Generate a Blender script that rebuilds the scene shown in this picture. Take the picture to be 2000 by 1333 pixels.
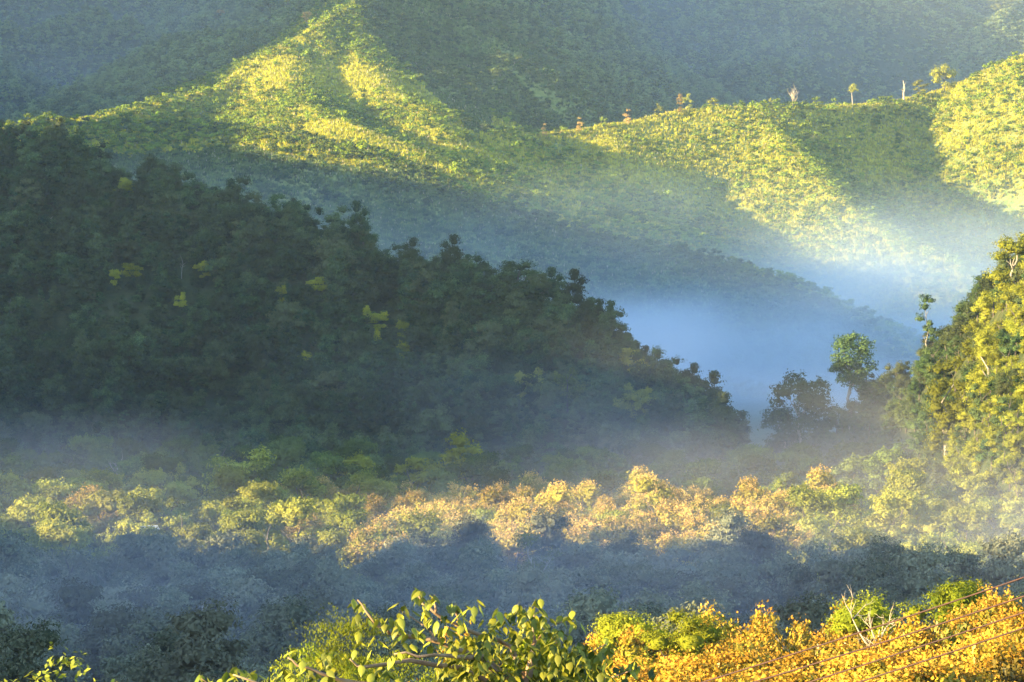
import bpy, math, numpy as np
from mathutils import Vector, Matrix
R = math.radians
for o in list(bpy.data.objects): bpy.data.objects.remove(o)
sc = bpy.context.scene
col = sc.collection

# ------------------------------------------------------------------ camera, sky, sun, exposure
FP = 7596.0                                   # focal length in pixels of the 2000 px wide photograph
cam = bpy.data.cameras.new('camera'); cam.sensor_width = 36; cam.lens = 36 * FP / 2000
cam.clip_start = 0.5; cam.clip_end = 60000
camo = bpy.data.objects.new('camera', cam); col.objects.link(camo)
camo.location = (0, 0, 0); camo.rotation_euler = (R(90), 0, 0); sc.camera = camo

SUN_EL = 11.0
SUN_DIR = np.array([0.87, 0.493]); SUN_DIR /= np.linalg.norm(SUN_DIR)      # the way the light travels, on the ground
wd = bpy.data.worlds.new('World'); sc.world = wd; wd.use_nodes = True
nt = wd.node_tree; bg = nt.nodes['Background']
sky = nt.nodes.new('ShaderNodeTexSky'); sky.sky_type = 'NISHITA'; sky.sun_disc = False
sky.sun_elevation = R(SUN_EL); sky.sun_rotation = math.atan2(-SUN_DIR[0], -SUN_DIR[1])
sky.air_density = 1.0; sky.dust_density = 0.8; sky.ozone_density = 2.6; sky.altitude = 600
nt.links.new(sky.outputs[0], bg.inputs[0]); bg.inputs[1].default_value = 0.15
sun = bpy.data.lights.new('sun', 'SUN'); sun.energy = 5.0; sun.angle = R(0.55); sun.color = (1.0, 0.78, 0.38)
suno = bpy.data.objects.new('sun', sun); col.objects.link(suno)
sd = Vector((SUN_DIR[0] * math.cos(R(SUN_EL)), SUN_DIR[1] * math.cos(R(SUN_EL)), -math.sin(R(SUN_EL))))
suno.rotation_euler = sd.to_track_quat('-Z', 'Y').to_euler(); suno.location = (-60, -60, 80)
vs = sc.view_settings; vs.view_transform = 'Standard'; vs.look = 'None'; vs.gamma = 1; vs.use_curve_mapping = False
vs.exposure = 2.22
cy = sc.cycles
cy.max_bounces = 4; cy.diffuse_bounces = 2; cy.glossy_bounces = 1; cy.transmission_bounces = 2; cy.transparent_max_bounces = 8
cy.volume_bounces = 1; cy.use_denoising = True
cy.volume_step_rate = 1.0; cy.volume_max_steps = 48

# ------------------------------------------------------------------ helpers
def P(X, Y, d): return np.array([(X - 1000) / FP * d, d, (666.5 - Y) / FP * d])

def hash2(ix, iy, seed):
    n = (ix.astype(np.int64) * 374761393 + iy.astype(np.int64) * 668265263 + seed * 974711) & 0x7fffffff
    n = ((n ^ (n >> 13)) * 1274126177) & 0x7fffffff
    return ((n ^ (n >> 16)) & 0xffff) / 65535.0

def vnoise(x, y, seed=0):
    ix = np.floor(x); iy = np.floor(y); fx = x - ix; fy = y - iy
    fx = fx * fx * (3 - 2 * fx); fy = fy * fy * (3 - 2 * fy)
    a = hash2(ix, iy, seed); b = hash2(ix + 1, iy, seed); c = hash2(ix, iy + 1, seed); d = hash2(ix + 1, iy + 1, seed)
    return (a + (b - a) * fx) * (1 - fy) + (c + (d - c) * fx) * fy

def fbm(x, y, seed=0, octv=4):
    s = 0; a = 0.5; t = 0
    for i in range(octv):
        s = s + a * (vnoise(x, y, seed + i) - 0.5) * 2; t += a; a *= 0.5; x = x * 2.03 + 7.1; y = y * 2.03 + 3.7
    return s / t

# ------------------------------------------------------------------ the lie of the land
# each ridge: slope, veg height, noise scale, noise amount, crest points (picture x, picture y, depth)
RIDGES = [
 # wooded hill on the left, falling to the right
 (0.46, 9, 60, .35, 2.0, [(-1500,-500,1500),(-700,-80,1420),(-350,120,1360),(0,262,1290),(110,262,1275),(180,300,1262),(230,345,1250),(300,325,1240),(350,350,1232),
   (420,392,1220),(480,400,1210),(580,405,1200),(650,438,1190),(720,478,1175),(800,505,1160),(850,515,1150),(910,505,1142),(960,545,1130),(1010,535,1120),(1060,560,1110),(1130,605,1095),
   (1190,640,1080),(1240,705,1065),(1300,745,1050),(1340,790,1035),(1390,890,1015),(1440,990,990)]),
 (0.42, 9, 50, .35, 2.4, [(700,640,1060),(900,700,1020),(1040,745,1000),(1120,745,990),(1250,775,975),(1330,800,960),(1400,818,945),(1450,862,935),(1485,925,930),(1510,1010,928)]),
 # right hill
 (0.60, 9, 50, .3, 2.8, [(1490,960,1080),(1545,885,1065),(1620,800,1050),(1700,715,1040),(1760,690,1030),(1800,655,1020),(1850,622,1000),(1890,600,985),
   (1930,545,940),(1970,480,880),(2040,400,850),(2200,260,840),(2600,-100,850)]),
 (0.75, 8, 50, .3, 2.8, [(2060,420,800),(2020,600,755),(2010,740,725),(2100,900,690),(2140,1000,650)]),
 # middle bushy ridge
 (0.40, 2, 120, .35, 1.0, [(-900,120,2900),(-300,230,2750),(30,252,2620),(240,238,2560),(430,245,2510),(480,256,2480),(560,254,2450),(640,275,2420),(700,290,2400),(760,315,2380),(830,350,2350),(950,392,2300),
   (1100,435,2260),(1200,470,2230),(1340,490,2190),(1450,520,2150),(1560,570,2100),(1650,620,2050),(1760,700,1980)]),
 # left upper ridge with its shoulder
 (0.50, 2, 140, .3, 1.9, [(-300,300,2750),(30,240,2680),(200,222,2760),(350,190,2880),(430,165,2960),(480,130,3020),(560,85,3080),(620,45,3140),(680,10,3220),(735,-40,3320),(790,-170,3600),(850,-330,4000)]),
 (0.45, 2, 120, .3, 1.0, [(690,20,3230),(700,110,3080),(740,170,2960),(820,205,2860),(870,270,2740),(890,330,2640)]),
 (0.45, 2, 120, .3, 1.0, [(560,90,3070),(560,160,2920),(600,210,2780),(700,250,2640)]),
 # right sunlit ridge and the spur that leaves it
 (0.66, 2, 130, .25, 1.0, [(640,330,2860),(730,296,2900),(850,272,2920),(1000,264,2950),(1130,250,2980),(1220,237,3010),(1330,212,3050),(1420,205,3060),(1500,208,3070),(1620,205,3150),(1720,200,3230),(1800,185,3290),
   (1860,165,3330),(1930,135,3310),(2000,105,3270),(2150,30,3220),(2400,-120,3250),(2900,-350,3600)]),
 (0.62, 2, 110, .25, 1.0, [(1470,212,3075),(1520,262,3000),(1560,300,2930),(1610,350,2840),(1650,400,2760),(1720,450,2680),(1800,480,2610),(1880,525,2520),(1980,600,2400),(2100,700,2250)]),
 (0.46, 2, 110, .3, 1.0, [(1190,245,3000),(1180,330,2860),(1230,400,2740),(1300,450,2640)]),
 # far slopes
 (0.50, 7, 200, .3, 1.2, [(330,75,3750),(430,62,3640),(560,48,3520),(640,35,3420),(720,-10,3450)]),
 (0.55, 8, 300, .4, 1.0, [(-1500,-900,5400),(-300,-700,5200),(500,-700,5300),(1300,-750,5400),(2000,-650,5300),(3000,-900,5500)]),
 (0.50, 7, 200, .35, 1.7, [(1000,-500,5000),(1020,-100,4500),(1120,60,4250),(1230,190,4000),(1330,260,3750)]),
 (0.50, 7, 200, .35, 1.7, [(1400,-500,5000),(1500,-60,4500),(1640,90,4250),(1760,200,4000)]),
 (0.50, 7, 200, .35, 1.7, [(760,-40,3400),(900,40,3420),(1010,120,3400),(1090,190,3360),(1150,250,3300)]),
 (0.50, 7, 200, .35, 1.7, [(2300,-500,4900),(2050,-60,4400),(1900,60,4150),(1850,160,3950)]),
 (0.50, 7, 200, .35, 1.7, [(200,-500,5000),(300,-100,4500),(330,30,4200),(280,150,3850)]),
 (0.50, 7, 200, .35, 1.7, [(-300,-400,4900),(-100,-50,4500),(20,100,4150),(100,200,3800)]),
 (0.50, 7, 200, .35, 1.7, [(620,-500,4700),(560,-100,4200),(480,20,3950),(400,120,3700)]),
]
# unseen range added off the left edge, crest shaped to cast the shade: (depth, crest height)
CLEAR = [(-100,-14),(235,-14),(300,10),(350,26),(400,38),(500,38),(522,30),(540,20),(560,20),(600,22),(672,27),(692,76),(735,86),(800,90),(850,108),(875,124),(900,138),(950,148),(1000,162),(1200,170),
         (1500,240),(1640,300),(2080,312),(2160,318),(2200,326),(2240,348),(2320,358),(2380,370),(2420,362),(2450,332),(2530,332),(2580,375),(2620,400),(2670,425),(2720,450),(2763,468),(2807,492),
         (2850,520),(2900,600),(3000,695),(3160,760),(3300,800),(4200,950),(5500,1020)]
def left_pos(y): return -(0.33 * y + 110)
SHADE_RANGE = []
for u, c in CLEAR:
    yy = (u - SUN_DIR[1] * 110) / (SUN_DIR[0] + SUN_DIR[1] * .33)
    SHADE_RANGE.append((yy, c - math.tan(R(SUN_EL)) * (SUN_DIR[0] * left_pos(yy) + SUN_DIR[1] * yy)))

FLOOR = np.array([(-3000,0),(-200,0),(0,-2),(30,-9),(60,-13),(120,-19),(200,-26),(250,-30),(330,-41),(450,-45),(650,-42),(850,-38),(1100,-36),(1500,-44),(1900,-28),(2300,-6),
                  (2700,18),(3500,70),(5000,200),(9000,500),(30000,600)], float)

def seg_cone(x, y, p, q, kx=1.0):
    ax, ay, az = p; bx, by, bz = q; x = x * kx; ax *= kx; bx *= kx
    dx, dy = bx - ax, by - ay; L2 = dx * dx + dy * dy + 1e-6
    t = np.clip(((x - ax) * dx + (y - ay) * dy) / L2, 0, 1)
    d = np.hypot(x - (ax + t * dx), y - (ay + t * dy))
    return az + t * (bz - az), d

def height(x, y, left=True):
    x = np.asarray(x, float); y = np.asarray(y, float)
    base = np.interp(y, FLOOR[:, 0], FLOOR[:, 1])
    near = np.clip((330 - y) / 120, 0, 1) * np.clip(y / 80, 0, 1)
    base = base + near * np.where(x > 2, 0.10 * (x - 2), 0.45 * np.clip(x - 2, -60, 0))
    base = base + 2.0 * fbm(x / 90, y / 90, 5) * np.clip((y - 60) / 300, 0, 1)
    out = [base]
    for ri, (slope, veg, ns, na, kx, pts) in enumerate(RIDGES):
        W = [P(*p) for p in pts]
        best = np.full(x.shape, -1e9)
        dn = 1 + na * fbm(x / ns, y / ns, 40 + ri, 4)
        for a, b in zip(W[:-1], W[1:]):
            a = (a[0], a[1], a[2] - veg); b = (b[0], b[1], b[2] - veg)
            z, d = seg_cone(x, y, a, b, kx)
            soft = np.sqrt(d * d + 36.0) - 6.0                     # rounded crest
            best = np.maximum(best, z - slope * soft * dn)
        out.append(best)
    if left:
        best = np.full(x.shape, -1e9)
        for a, b in zip(SHADE_RANGE[:-1], SHADE_RANGE[1:]):
            z, d = seg_cone(x, y, (left_pos(a[0]), a[0], a[1]), (left_pos(b[0]), b[0], b[1]))
            best = np.maximum(best, z - 1.15 * d)
        out.append(best)
    out = np.array(out); m = out.max(0); k = 2.5
    far = np.clip((y - 1000) / 800, 0, 1) * np.clip((6000 - y) / 500, 0, 1)
    m = m + np.clip((y - 3480) / 250, 0, 1) * np.clip((5600 - y) / 200, 0, 1) * 34 * (np.abs(fbm((x + .35 * y) / 150, (y - .2 * x) / 420, 95, 3)) - .25)
    m = m + far * (1.6 * fbm(x / 24, y / 24, 91, 3) - .6)
    return m + k * np.log(np.exp((out - m) / k).sum(0)) - 0.0

# ------------------------------------------------------------------ materials
def new_mat(name):
    m = bpy.data.materials.new(name); m.use_nodes = True; m.node_tree.nodes.clear(); return m, m.node_tree.nodes, m.node_tree.links

def leaf_mat(name, c1, c2, c3, transl=0.35, gloss=0.0, rnd=0.8):
    """three leaf colours: mixed by a tint stored on each leaf and by the individual plant"""
    m, n, l = new_mat(name)
    out = n.new('ShaderNodeOutputMaterial')
    at = n.new('ShaderNodeAttribute'); at.attribute_name = 'tint'
    oi = n.new('ShaderNodeObjectInfo')
    r1 = n.new('ShaderNodeValToRGB'); e = r1.color_ramp.elements
    e[0].color = (*c1, 1); e[1].color = (*c2, 1); e[0].position = 0.15; e[1].position = 0.85
    mx = n.new('ShaderNodeMix'); mx.data_type = 'RGBA'
    l.new(at.outputs['Fac'], r1.inputs[0]); l.new(r1.outputs[0], mx.inputs['A']); mx.inputs['B'].default_value = (*c3, 1)
    mu = n.new('ShaderNodeMath'); mu.operation = 'MULTIPLY'; mu.inputs[1].default_value = rnd
    l.new(oi.outputs['Random'], mu.inputs[0]); l.new(mu.outputs[0], mx.inputs['Factor'])
    hs = n.new('ShaderNodeHueSaturation')
    ml = n.new('ShaderNodeMath'); ml.operation = 'MULTIPLY_ADD'; ml.inputs[1].default_value = 7.31; ml.inputs[2].default_value = 0
    fr = n.new('ShaderNodeMath'); fr.operation = 'FRACT'; mr = n.new('ShaderNodeMapRange')
    mr.inputs['To Min'].default_value = 0.55; mr.inputs['To Max'].default_value = 1.4
    l.new(oi.outputs['Random'], ml.inputs[0]); l.new(ml.outputs[0], fr.inputs[0]); l.new(fr.outputs[0], mr.inputs['Value'])
    l.new(mr.outputs[0], hs.inputs['Value']); l.new(mx.outputs['Result'], hs.inputs['Color'])
    d = n.new('ShaderNodeBsdfDiffuse'); t = n.new('ShaderNodeBsdfTranslucent'); ms = n.new('ShaderNodeMixShader'); ms.inputs[0].default_value = transl
    l.new(hs.outputs[0], d.inputs[0]); l.new(hs.outputs[0], t.inputs[0]); l.new(d.outputs[0], ms.inputs[1]); l.new(t.outputs[0], ms.inputs[2])
    last = ms
    if gloss:
        g = n.new('ShaderNodeBsdfGlossy'); g.inputs['Roughness'].default_value = 0.45; g.inputs['Color'].default_value = (1, 1, 1, 1)
        m2 = n.new('ShaderNodeMixShader'); m2.inputs[0].default_value = gloss
        l.new(ms.outputs[0], m2.inputs[1]); l.new(g.outputs[0], m2.inputs[2]); last = m2
    l.new(last.outputs[0], out.inputs['Surface'])
    return m

def plain_mat(name, c1, c2, scale=3.0, rough=0.9, bump=0.0, stretch=(1, 1, 1)):
    m, n, l = new_mat(name)
    out = n.new('ShaderNodeOutputMaterial'); b = n.new('ShaderNodeBsdfPrincipled'); b.inputs['Roughness'].default_value = rough
    tc = n.new('ShaderNodeTexCoord'); mp = n.new('ShaderNodeMapping'); mp.inputs['Scale'].default_value = stretch
    ns = n.new('ShaderNodeTexNoise'); ns.inputs['Scale'].default_value = scale; ns.inputs['Detail'].default_value = 5
    rp = n.new('ShaderNodeValToRGB'); rp.color_ramp.elements[0].position = .35; rp.color_ramp.elements[1].position = .65
    rp.color_ramp.elements[0].color = (*c1, 1); rp.color_ramp.elements[1].color = (*c2, 1)
    l.new(tc.outputs['Object'], mp.inputs[0]); l.new(mp.outputs[0], ns.inputs[0]); l.new(ns.outputs[0], rp.inputs[0])
    l.new(rp.outputs[0], b.inputs['Base Color']); l.new(b.outputs[0], out.inputs['Surface'])
    if bump:
        bp = n.new('ShaderNodeBump'); bp.inputs['Strength'].default_value = bump
        l.new(ns.outputs[0], bp.inputs['Height']); l.new(bp.outputs[0], b.inputs['Normal'])
    return m

M = {}
M['forest'] = leaf_mat('dark_forest_leaves', (.025,.060,.024), (.12,.18,.055), (.11,.11,.045), transl=.2)
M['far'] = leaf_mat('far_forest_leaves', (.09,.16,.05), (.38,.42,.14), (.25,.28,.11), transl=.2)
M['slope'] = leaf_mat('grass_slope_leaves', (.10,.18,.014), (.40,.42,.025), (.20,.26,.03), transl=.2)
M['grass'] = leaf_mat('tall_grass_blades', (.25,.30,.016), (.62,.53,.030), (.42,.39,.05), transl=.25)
M['thicket'] = leaf_mat('thicket_and_shade_leaves', (.06,.11,.025), (.19,.24,.045), (.13,.15,.045), transl=.2)  # crest thicket; also paints shade on ridge grass, shrubs and back valley trees
M['plume'] = plain_mat('grass_plumes', (.45,.36,.24), (.58,.46,.32))
M['gold'] = leaf_mat('golden_leaves', (.28,.28,.03), (.50,.46,.05), (.42,.42,.06))
M['valley'] = leaf_mat('valley_leaves', (.12,.17,.028), (.40,.40,.06), (.30,.28,.06))
M['teak'] = leaf_mat('teak_leaves', (.16,.17,.025), (.44,.38,.06), (.34,.26,.06))
M['panicle'] = leaf_mat('teak_flower_heads', (.48,.32,.09), (.64,.44,.14), (.56,.36,.11))
M['fteak'] = leaf_mat('front_teak_leaves', (.05,.09,.010), (.42,.33,.022), (.30,.18,.02), gloss=0.02, rnd=.6, transl=.2)
M['fpanicle'] = leaf_mat('front_flower_heads', (.38,.19,.025), (.60,.36,.050), (.50,.26,.03), transl=.2)
M['fresh'] = leaf_mat('fresh_green_leaves', (.09,.15,.012), (.34,.36,.022), (.28,.28,.025), transl=.25)
M['shade'] = leaf_mat('low_wood_leaves', (.08,.105,.055), (.27,.27,.15), (.20,.19,.12), transl=.2)
M['cliff'] = leaf_mat('yellow_green_leaves', (.18,.22,.025), (.40,.38,.045), (.30,.30,.04))
M['near'] = leaf_mat('near_leaves', (.045,.085,.010), (.40,.38,.034), (.24,.25,.035), transl=.3, gloss=.02)
M['bark'] = plain_mat('brown_bark', (.07,.055,.04), (.15,.125,.095), 2.0, .9, .3, (1, 1, .3))
M['palebark'] = plain_mat('pale_bark', (.22,.19,.15), (.40,.35,.29), 2.0, .9, .3, (1, 1, .3))
M['bright'] = leaf_mat('painted_sun_leaves', (.05,.09,.02), (.72,.62,.06), (.35,.36,.05), transl=.4)  # gold carries the sunlight for tree tops that lie in shade
M['twig'] = plain_mat('reddish_twig_bark', (.22,.13,.07), (.36,.24,.14), 8.0)
M['cable'] = plain_mat('cable_sheath', (.055,.022,.012), (.09,.035,.018), 2.0, .5)
M['white'] = plain_mat('white_sheet_roof', (.70,.72,.75), (.82,.83,.84), 2.0, .5)
M['wall'] = plain_mat('grey_plank_wall', (.22,.20,.18), (.34,.31,.28), 2.0)

def ground_mat():
    m, n, l = new_mat('ground_cover')
    out = n.new('ShaderNodeOutputMaterial'); b = n.new('ShaderNodeBsdfDiffuse')
    g = n.new('ShaderNodeNewGeometry'); n1 = n.new('ShaderNodeTexNoise'); n1.inputs['Scale'].default_value = 0.02; n1.inputs['Detail'].default_value = 8
    n2 = n.new('ShaderNodeTexNoise'); n2.inputs['Scale'].default_value = 0.25; n2.inputs['Detail'].default_value = 6
    l.new(g.outputs['Position'], n1.inputs[0]); l.new(g.outputs['Position'], n2.inputs[0])
    at = n.new('ShaderNodeAttribute'); at.attribute_name = 'grassy'
    r1 = n.new('ShaderNodeValToRGB'); r1.color_ramp.elements[0].color = (.045,.060,.022,1); r1.color_ramp.elements[1].color = (.085,.090,.038,1)
    r2 = n.new('ShaderNodeValToRGB'); r2.color_ramp.elements[0].color = (.13,.18,.038,1); r2.color_ramp.elements[1].color = (.27,.28,.075,1)
    ad = n.new('ShaderNodeMath'); ad.operation = 'MULTIPLY_ADD'; ad.inputs[1].default_value = .5; 
    m2 = n.new('ShaderNodeMath'); m2.operation = 'MULTIPLY'; m2.inputs[1].default_value = .5
    l.new(n1.outputs[0], ad.inputs[0]); l.new(n2.outputs[0], m2.inputs[0]); l.new(m2.outputs[0], ad.inputs[2])
    for r in (r1, r2): r.color_ramp.elements[0].position = .4; r.color_ramp.elements[1].position = .6; l.new(ad.outputs[0], r.inputs[0])
    mx = n.new('ShaderNodeMix'); mx.data_type = 'RGBA'; l.new(at.outputs['Fac'], mx.inputs['Factor'])
    l.new(r1.outputs[0], mx.inputs['A']); l.new(r2.outputs[0], mx.inputs['B']); l.new(mx.outputs['Result'], b.inputs['Color'])
    bp = n.new('ShaderNodeBump'); bp.inputs['Strength'].default_value = 1; bp.inputs['Distance'].default_value = 2.0
    l.new(n2.outputs[0], bp.inputs['Height']); l.new(bp.outputs[0], b.inputs['Normal'])
    l.new(b.outputs[0], out.inputs['Surface']); return m
M['ground'] = ground_mat()

# ------------------------------------------------------------------ mesh builders
def mesh_from(name, V, Fc, mats, midx=None, tint=None, smooth=False):
    me = bpy.data.meshes.new(name)
    V = np.asarray(V, np.float32)
    if isinstance(Fc, np.ndarray):
        k = Fc.shape[1]
        me.vertices.add(len(V)); me.vertices.foreach_set('co', V.ravel())
        me.loops.add(Fc.size); me.loops.foreach_set('vertex_index', Fc.ravel().astype(np.int32))
        me.polygons.add(len(Fc)); me.polygons.foreach_set('loop_start', (np.arange(len(Fc)) * k).astype(np.int32))
    else:
        me.from_pydata([tuple(map(float, v)) for v in V], [], [tuple(int(i) for i in f) for f in Fc])
    for m in mats: me.materials.append(m)
    if midx is not None: me.polygons.foreach_set('material_index', np.asarray(midx, np.int32))
    if tint is not None:
        a = me.attributes.new('tint', 'FLOAT', 'POINT'); a.data.foreach_set('value', np.asarray(tint, np.float32))
    me.update(calc_edges=True)
    if smooth: me.polygons.foreach_set('use_smooth', np.ones(len(me.polygons), bool))
    return me

def tag(o, label=None, cat=None, group=None, kind=None):
    if label: o['label'] = label
    if cat: o['category'] = cat
    if group: o['group'] = group
    if kind: o['kind'] = kind
    return o
def link(name, data, loc=(0, 0, 0), rz=0, s=1, parent=None):
    o = bpy.data.objects.new(name, data); col.objects.link(o)
    o.location = tuple(map(float, loc)); o.rotation_euler = (0, 0, float(rz)); o.scale = (s, s, s) if np.isscalar(s) else tuple(map(float, s))
    if parent: o.parent = parent
    return o

def unit(v): return v / (np.linalg.norm(v, axis=-1, keepdims=True) + 1e-9)

def leaves(rng, pos, nrm, size, aspect=0.55, droop=0.3):
    """two-triangle leaves at pos, facing nrm, hanging a little; quads folded along nothing, 4 verts each"""
    N = len(pos)
    up = np.array([0, 0, 1.0])
    rv = unit(rng.normal(size=(N, 3)))
    side = unit(np.cross(nrm, rv)); ax = unit(np.cross(side, nrm))
    ax = unit(ax - droop * up)
    L = size * rng.uniform(.7, 1.3, (N, 1)); W = L * aspect
    a = pos - ax * L * .5; c = pos + ax * L * .5; b = pos + side * W * .5 + nrm * L * .08; d = pos - side * W * .5 + nrm * L * .08
    V = np.stack([a, b, c, d], 1).reshape(-1, 3); Fq = np.arange(N * 4).reshape(N, 4)
    return V, Fq

ICO = None
def ico():
    global ICO
    if ICO is None:
        import bmesh
        bm = bmesh.new(); bmesh.ops.create_icosphere(bm, subdivisions=2, radius=1)
        bm.verts.ensure_lookup_table()
        ICO = (np.array([v.co[:] for v in bm.verts]), np.array([[v.index for v in f.verts] for f in bm.faces])); bm.free()
    return ICO

def crown_mesh(name, seed, H, Rr, base, nl, lr, nleaf, ls, mats, shape='round', aspect=.55, droop=.3, panicle=0, pls=.3, core=True, flat=.8):
    """foliage of one tree, standing on the origin: lobes of leaves round an uneven crown"""
    rng = np.random.default_rng(seed)
    C = []
    for i in range(nl):
        for _ in range(60):
            u = rng.uniform(-1, 1, 3)
            if np.linalg.norm(u) > 1 or np.linalg.norm(u) < .35: continue
            if shape == 'umbrella' and u[2] < .15: continue
            break
        zc = base + (H - base) * (.5 + .5 * u[2]) 
        t = (zc - base) / (H - base)
        w = {'round': 1.0, 'tall': 1.0 - .25 * abs(t - .5), 'cone': 1.15 - .8 * t, 'umbrella': 1.0, 'vase': .45 + .7 * t}[shape]
        C.append((u[0] * Rr * w, u[1] * Rr * w, min(zc, H - lr * .5)))
    C = np.array(C); lrad = lr * rng.uniform(.65, 1.25, nl)
    li = rng.integers(0, nl, nleaf)
    dv = unit(rng.normal(size=(nleaf, 3))); dv[:, 2] = np.where(dv[:, 2] < -.35, -dv[:, 2], dv[:, 2])
    rad = lrad[li] * rng.uniform(.45, 1.0, nleaf) ** .6 * (1 + .35 * np.sin(dv[:, 0] * 5 + lrad[li] * 40) * np.sin(dv[:, 1] * 5 + lrad[li] * 70) + .25 * np.sin(dv[:, 2] * 7 + lrad[li] * 90)) * 1.12
    pos = C[li] + dv * rad[:, None] * np.array([1, 1, flat])
    nrm = unit(dv + .38 * rng.normal(size=(nleaf, 3)) + np.array([0, 0, .35]))
    V, Fq = leaves(rng, pos, nrm, ls, aspect, droop)
    lob_t = rng.uniform(0, 1, nl)
    ti = np.repeat(np.clip(.45 * lob_t[li] + .55 * rng.uniform(0, 1, nleaf), 0, 1), 4)
    mi = np.zeros(len(Fq), int)
    Vs = [V]; Fs = [Fq]; T = [ti]; MI = [mi]; n = len(V)
    if panicle:
        top = [j for j in range(nl)]
        pv = []
        for k in range(panicle):
            j = rng.choice(top); a = unit(rng.normal(size=3)); a[2] = abs(a[2]) + .5; a = unit(a)
            tip = C[j] + a * lrad[j] * np.array([1, 1, flat]) * 1.05
            m = 14
            q = tip + rng.normal(size=(m, 3)) * pls * np.array([.45, .45, .7]) + np.array([0, 0, pls * .5])
            pv.append(q)
        pv = np.concatenate(pv)
        V2, F2 = leaves(rng, pv, unit(rng.normal(size=pv.shape) + [0, 0, .3]), pls * .55, .6, -.3)
        Vs.append(V2); Fs.append(F2 + n); T.append(np.repeat(rng.uniform(0, 1, len(pv)), 4)); MI.append(np.ones(len(F2), int)); n += len(V2)
    if core:
        iv, fi = ico()
        for j in range(nl):
            q = iv * lrad[j] * .52 * np.array([1, 1, flat]) * (1 + .18 * rng.normal(size=(len(iv), 1))) + C[j]
            f4 = np.concatenate([fi, fi[:, 2:3]], 1)
            Vs.append(q); Fs.append(('tri', fi + n)); T.append(np.full(len(q), lob_t[j] * .5)); MI.append(np.zeros(len(fi), int)); n += len(q)
    # assemble quads then triangles
    V = np.concatenate(Vs); T = np.concatenate(T)
    quads = np.concatenate([f for f in Fs if not isinstance(f, tuple)]) ; tris = [f[1] for f in Fs if isinstance(f, tuple)]
    tris = np.concatenate(tris) if tris else np.zeros((0, 3), int)
    me = bpy.data.meshes.new(name)
    me.vertices.add(len(V)); me.vertices.foreach_set('co', V.astype(np.float32).ravel())
    loops = np.concatenate([quads.ravel(), tris.ravel()]).astype(np.int32)
    me.loops.add(len(loops)); me.loops.foreach_set('vertex_index', loops)
    st = np.concatenate([np.arange(len(quads)) * 4, len(quads) * 4 + np.arange(len(tris)) * 3]).astype(np.int32)
    me.polygons.add(len(st)); me.polygons.foreach_set('loop_start', st)
    for m in mats: me.materials.append(m)
    mq = np.concatenate([m for m, f in zip(MI, Fs)])
    me.polygons.foreach_set('material_index', mq.astype(np.int32))
    a = me.attributes.new('tint', 'FLOAT', 'POINT'); a.data.foreach_set('value', T.astype(np.float32))
    me.update(calc_edges=True)
    return me

def tube(pts, radii, n=6):
    V = []; Fc = []
    pts = [Vector(p) for p in pts]
    for i, p in enumerate(pts):
        d = (pts[min(i + 1, len(pts) - 1)] - pts[max(i - 1, 0)]).normalized()
        a = d.orthogonal().normalized(); b = d.cross(a)
        for k in range(n):
            t = 2 * math.pi * k / n; V.append(p + (a * math.cos(t) + b * math.sin(t)) * radii[i])
    for i in range(len(pts) - 1):
        for k in range(n):
            Fc.append((i * n + k, i * n + (k + 1) % n, (i + 1) * n + (k + 1) % n, (i + 1) * n + k))
    Fc.append(tuple(range(n))[::-1]); Fc.append(tuple(range((len(pts) - 1) * n, len(pts) * n)))
    return V, Fc
class MB:
    def __init__(s): s.V = []; s.F = []
    def add(s, V, F):
        k = len(s.V); s.V += [tuple(v) for v in V]; s.F += [tuple(i + k for i in f) for f in F]
    def mesh(s, name, mats, smooth=True): return mesh_from(name, s.V, s.F, mats, smooth=smooth)

def trunk_mesh(name, seed, H, r, spread, nb=5, mat=None, twigs=0, start=.35):
    rng = np.random.default_rng(seed); mb = MB()
    pts = [np.array([0, 0, -1.0])]
    for i in range(1, 6): pts.append(np.array([rng.normal() * .05 * H * i / 5, rng.normal() * .05 * H * i / 5, H * .85 * i / 5]))
    mb.add(*tube(pts, [r * 1.2, r, r * .85, r * .7, r * .5, r * .25]))
    def grow(p, d, L, rr, lvl):
        q = [p]; dd = np.array(d)
        for i in range(4):
            dd = unit(dd + rng.normal(size=3) * .18 + np.array([0, 0, .10])); q.append(q[-1] + dd * L / 4)
        mb.add(*tube(q, [rr, rr * .85, rr * .65, rr * .45, rr * .2], 5 if lvl == 0 else 4))
        if lvl < twigs:
            for j in range(3):
                k = rng.integers(1, 4); grow(q[k], unit(dd + rng.normal(size=3) * .6), L * .55, rr * .5, lvl + 1)
    for b in range(nb):
        t = rng.uniform(start, .95); a = rng.uniform(0, 6.28); i = t * 5 * .999; k = int(i); p = pts[k] + (pts[k + 1] - pts[k]) * (i - k)
        grow(p, unit(np.array([math.cos(a), math.sin(a), rng.uniform(.4, 1.1)])), spread * rng.uniform(.6, 1), r * .5, 0)
    return mb.mesh(name, [mat or M['bark']])

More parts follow.
